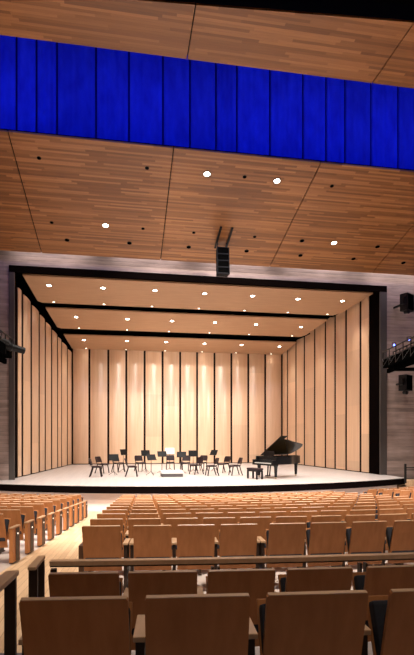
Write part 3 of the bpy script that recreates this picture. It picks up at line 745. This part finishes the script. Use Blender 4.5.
# ------------------------------------------------------------------ podium, orchestra chairs, music stands
pd = at_z(172.5, 477.0, 0)
r = root('podium', 'low conductor podium with pale top among the chairs', 'podium', pd + Vector((0, .5, 0)), 0)
B().box((0, 0, .08), (1.02, .95, .16)).make('podium_base', 'podium_side', r)
B().box((0, 0, .22), (1.08, 1.0, .12), None, .01).make('podium_top', 'podium_top', r)
POD = pd + Vector((0, .9, 0))
def chair_proto():
    r = root('orchestra_chair', 'chair', 'chair')
    b = B()      # moulded seat, front along +y
    vs = []; nx, ny = 6, 6
    for z in (-.02, .03):
        for j in range(ny + 1):
            for i in range(nx + 1):
                u, v = i / nx * 2 - 1, j / ny
                vs.append((u * (.225 - .02 * (1 - v)), -.20 + .42 * v, .455 + z - .02 * (1 - u * u) * (1 - (2 * v - 1) ** 2) + .025 * u * u - (.03 * max(0, v - .8) / .2)))
    w = nx + 1; o = w * (ny + 1); fs = []
    for j in range(ny):
        for i in range(nx):
            q = (j * w + i, j * w + i + 1, (j + 1) * w + i + 1, (j + 1) * w + i); fs += [q[::-1], tuple(o + k for k in q)]
    edge = [i for i in range(w)] + [j * w + nx for j in range(1, ny + 1)] + [ny * w + i for i in range(nx - 1, -1, -1)] + [j * w for j in range(ny - 1, 0, -1)]
    for a, c in zip(edge, edge[1:] + edge[:1]): fs.append((a, c, o + c, o + a))
    b.verts(vs, fs).make('seat', 'chair_black', r, True)
    b = B(); vs = []; nx, nz = 6, 5
    for t in (0, .04):
        for j in range(nz + 1):
            for i in range(nx + 1):
                u, v = i / nx * 2 - 1, j / nz
                hw = .225 * (1 - .18 * max(0, (v - .6) / .4) ** 2)
                vs.append((u * hw, -.225 - .10 * v - t + .035 * u * u, .56 + .30 * v))
    w = nx + 1; o = w * (nz + 1); fs = []
    for j in range(nz):
        for i in range(nx):
            q = (j * w + i, j * w + i + 1, (j + 1) * w + i + 1, (j + 1) * w + i); fs += [q, tuple(o + k for k in q[::-1])]
    edge = [i for i in range(w)] + [j * w + nx for j in range(1, nz + 1)] + [nz * w + i for i in range(nx - 1, -1, -1)] + [j * w for j in range(nz - 1, 0, -1)]
    for a, c in zip(edge, edge[1:] + edge[:1]): fs.append((a, o + a, o + c, c))
    b.verts(vs, fs).make('backrest', 'chair_black', r, True)
    for s in (-1, 1):
        B().tube([(s * .20, .16, .46), (s * .215, .20, .24), (s * .22, .24, 0)], .026, 6).make('leg', 'chair_steel', r, True)
        B().tube([(s * .20, -.16, .46), (s * .215, -.22, .24), (s * .22, -.30, 0)], .026, 6).make('leg', 'chair_steel', r, True)
        B().tube([(s * .20, .16, .45), (s * .205, -.18, .45), (s * .195, -.26, .60), (s * .18, -.30, .78)], .014, 6).make('side_frame', 'chair_steel', r, True)
    return r
CH = [(96.5, 476.8, 'at the outer end away from the piano, seen sideways'), (102.5, 473.2, 'behind the outermost sideways chair'), (118.5, 472.0, 'behind the outermost music stand'),
      (132, 476.5, 'seen sideways, second nearest the stage edge away from the piano'), (140.5, 471.3, 'behind the second sideways chair'), (170.5, 470.6, 'behind the podium and the white score'),
      (185.5, 471.3, 'behind the stand at the podium corner'), (196, 474.2, 'beside the podium on the piano side'), (202, 471.0, 'farther back beside the podium chair'),
      (211.5, 475.6, 'third nearest the piano, turned to the podium'), (223.5, 472.6, 'tilted back, behind the two nearest the piano'), (235, 475.2, 'nearest the piano, turned to the podium')]
cp = chair_proto(); cp.scale = (1.06, 1.06, 1.03)
for i, (x, y, n) in enumerate(CH):
    p = at_z(x, y, 0); d = POD - p
    if i in (9, 11): d = Vector((-1, -.12, 0))
    if i in (0, 3): d = Vector((1, -.05, 0))
    rz = math.atan2(d.y, d.x) - PI / 2
    if i in (1, 2, 4, 5, 6, 8): p.y += .1
    lab = 'dark stackable orchestra chair ' + n
    if i == 0: cp.location = p; cp.rotation_euler.z = rz; cp['label'] = lab; cp['group'] = 'orchestra chairs on the stage'
    else: dup(cp, p, rz, lab, 'orchestra chairs on the stage')
def stand(p, d, h, tilt, label, big=1.0):
    r = root('music_stand', label, 'music stand', p, math.atan2(d.y, d.x) - PI / 2, 'music stands on the stage')
    Rt = Matrix.Rotation(-tilt, 3, 'X')      # the desk leans back, its face towards -y
    c = Vector((0, -.02, h))
    B().box(c, (.50 * big, .012, .33), Rt, .004).make('desk', 'metal_black', r)
    B().box(c + Rt @ Vector((0, -.035, -.165)), (.50 * big, .06, .012), Rt).make('ledge', 'metal_black', r)
    B().tube([(0, 0, .18), (0, 0, .70)], .016, 8).tube([(0, 0, .68), (0, .01, h - .03)], .011, 8).make('pole', 'metal_black', r, True)
    for k in range(3):
        a = 2 * PI * k / 3 + .5
        B().tube([(0, 0, .20), (.15 * math.cos(a), .15 * math.sin(a), .09), (.26 * math.cos(a), .26 * math.sin(a), .012)], .011, 6).make('foot', 'metal_black', r, True)
    return r
ST = [(113.7, 475.4, 1.00, (-.35, 1), .35, 'outermost, beside the sideways chairs'), (123.3, 472.4, 1.20, (-.8, .7), .3, 'with its desk set high, second from the outer chairs'),
      (145.4, 472.4, 1.15, (-.3, 1), .3, 'behind the podium corner away from the piano, set higher'), (151.2, 475.4, 1.0, (-.45, 1), .5, 'nearest the stage edge left of podium'),
      (162.0, 473.2, 1.12, (-.15, 1), .5, 'right at the podium corner, away from the piano'), (181.6, 473.6, 1.10, (.2, 1), .5, 'right at the podium corner, piano side'),
      (193.3, 473.4, 1.15, (.1, 1), .2, 'behind the chair beside the podium'), (214.2, 471.2, 1.15, (.75, .6), .45, 'nearest the piano, leaning desk'),]
for x, y, h, d, t, n in ST:
    stand(at_z(x, y, 0) + Vector((0, .05, 0)), Vector((*d, 0)), h - .09, t, 'black music stand ' + n.replace('left of podium', 'beside the podium'))
p = at_z(170, 471.6, 0) + Vector((0, .15, 0))
stand(p, Vector((0, 1, 0)), 1.12, .3, 'black conductor stand behind the podium holding the white score', 1.0)
o = B().box((p.x, p.y - .062, 1.16), (.52, .008, .36), Matrix.Rotation(-.3, 3, 'X')).make('score', 'paper')
tag(o, 'open white score standing on the conductor stand', 'sheet music')

# ------------------------------------------------------------------ light
def spot(loc, aim, power, size, blend=.8, col=(1, .85, .68), soft=.3):
    l = bpy.data.lights.new('added_spot', 'SPOT'); l.energy = power; l.spot_size = math.radians(size); l.spot_blend = blend; l.color = col; l.shadow_soft_size = soft
    o = bpy.data.objects.new('added_spot', l); COL.objects.link(o); o.location = loc
    d = Vector(aim) - Vector(loc); o.rotation_euler = d.to_track_quat('-Z', 'Y').to_euler()
def area(loc, aim, power, sx, sy, col):
    l = bpy.data.lights.new('strip_lamp', 'AREA'); l.energy = power; l.shape = 'RECTANGLE'; l.size = sx; l.size_y = sy; l.color = col; l.spread = math.radians(110)
    o = bpy.data.objects.new('strip_lamp', l); COL.objects.link(o); o.location = loc
    d = Vector(aim) - Vector(loc); o.rotation_euler = d.to_track_quat('-Z', 'Y').to_euler()
for x in (-4, 1, 6, 11):         # spots added by the catwalk to brighten the far rows
    spot((x, 9.6, ZU - .1), (x * .8 + .6, 16.5, -1), 8600, 64, .8, (1, .91, .83))
for x in (-3, 3, 9):             # unseen spots added to light the seat backs past the rail
    spot((x, 1.5, 13.0), (x * .8 + .8, 11.5, -.5), 7000, 58)
for x in (-1, 3):  # weak unseen spots added to warm the nearest rows
    spot((x, -4.0, 11.0), (x * .8 + .5, 3.2, 1), 230, 60)
for x in (-.5, 2.5):  # unseen overhead spots added to brighten armrests and top edges
    spot((x, 2.2, 12.6), (x, 2.7, 0), 900, 34)
# wall washers between the wood ceiling and the proscenium wall, and spots added to brighten its bare sides
for x in (-3.2, 1.0, 5.2, 9.4, 13.4):
    area((x, 22.4, 11.0), (x, 22.85, 9.2), 42, 3.4, .1, (1, .88, .86))
spot((10.5, 12.0, ZU - .2), (14.6, 22.9, 4.2), 1150, 36, .9, (1, .87, .80))
spot((-3.0, 12.0, ZU - .2), (-6.3, 22.9, 4.2), 150, 30, .9, (1, .9, .88))
# front light for the stage, from the catwalk and the two galleries
for x in (1.5, 6.5):
    spot((x, 9.9, ZU - .3), (4 + (x - 4) * .3, 36, 3.4), 7000, 34, .8, (1, .90, .80), .15)
spot((12.15, 22.1, 5.6), (1, 35.8, 3.2), 2300, 60, .8, (1, .90, .80), .12)
spot((-4.15, 20.95, 5.4), (7, 35.8, 3.2), 2300, 60, .8, (1, .90, .80), .12)
# blue strips lying on the nearer ceiling wash the curtain
for x in (-4.5, 1.5, 7.5, 13.5):
    area((x, 12.1, ZU + .45), (x, 16.5, 13.4), 72, 5.6, .15, (.03, .08, 1))
w = bpy.data.worlds.new('hall'); S.world = w; w.use_nodes = True
w.node_tree.nodes['Background'].inputs[0].default_value = (1, .86, .74, 1); w.node_tree.nodes['Background'].inputs[1].default_value = .0

vs_ = S.view_settings
S.display_settings.display_device = 'sRGB'
vs_.view_transform = 'Standard'; vs_.look = 'None'; vs_.gamma = 1; vs_.use_curve_mapping = False; vs_.exposure = 0.0
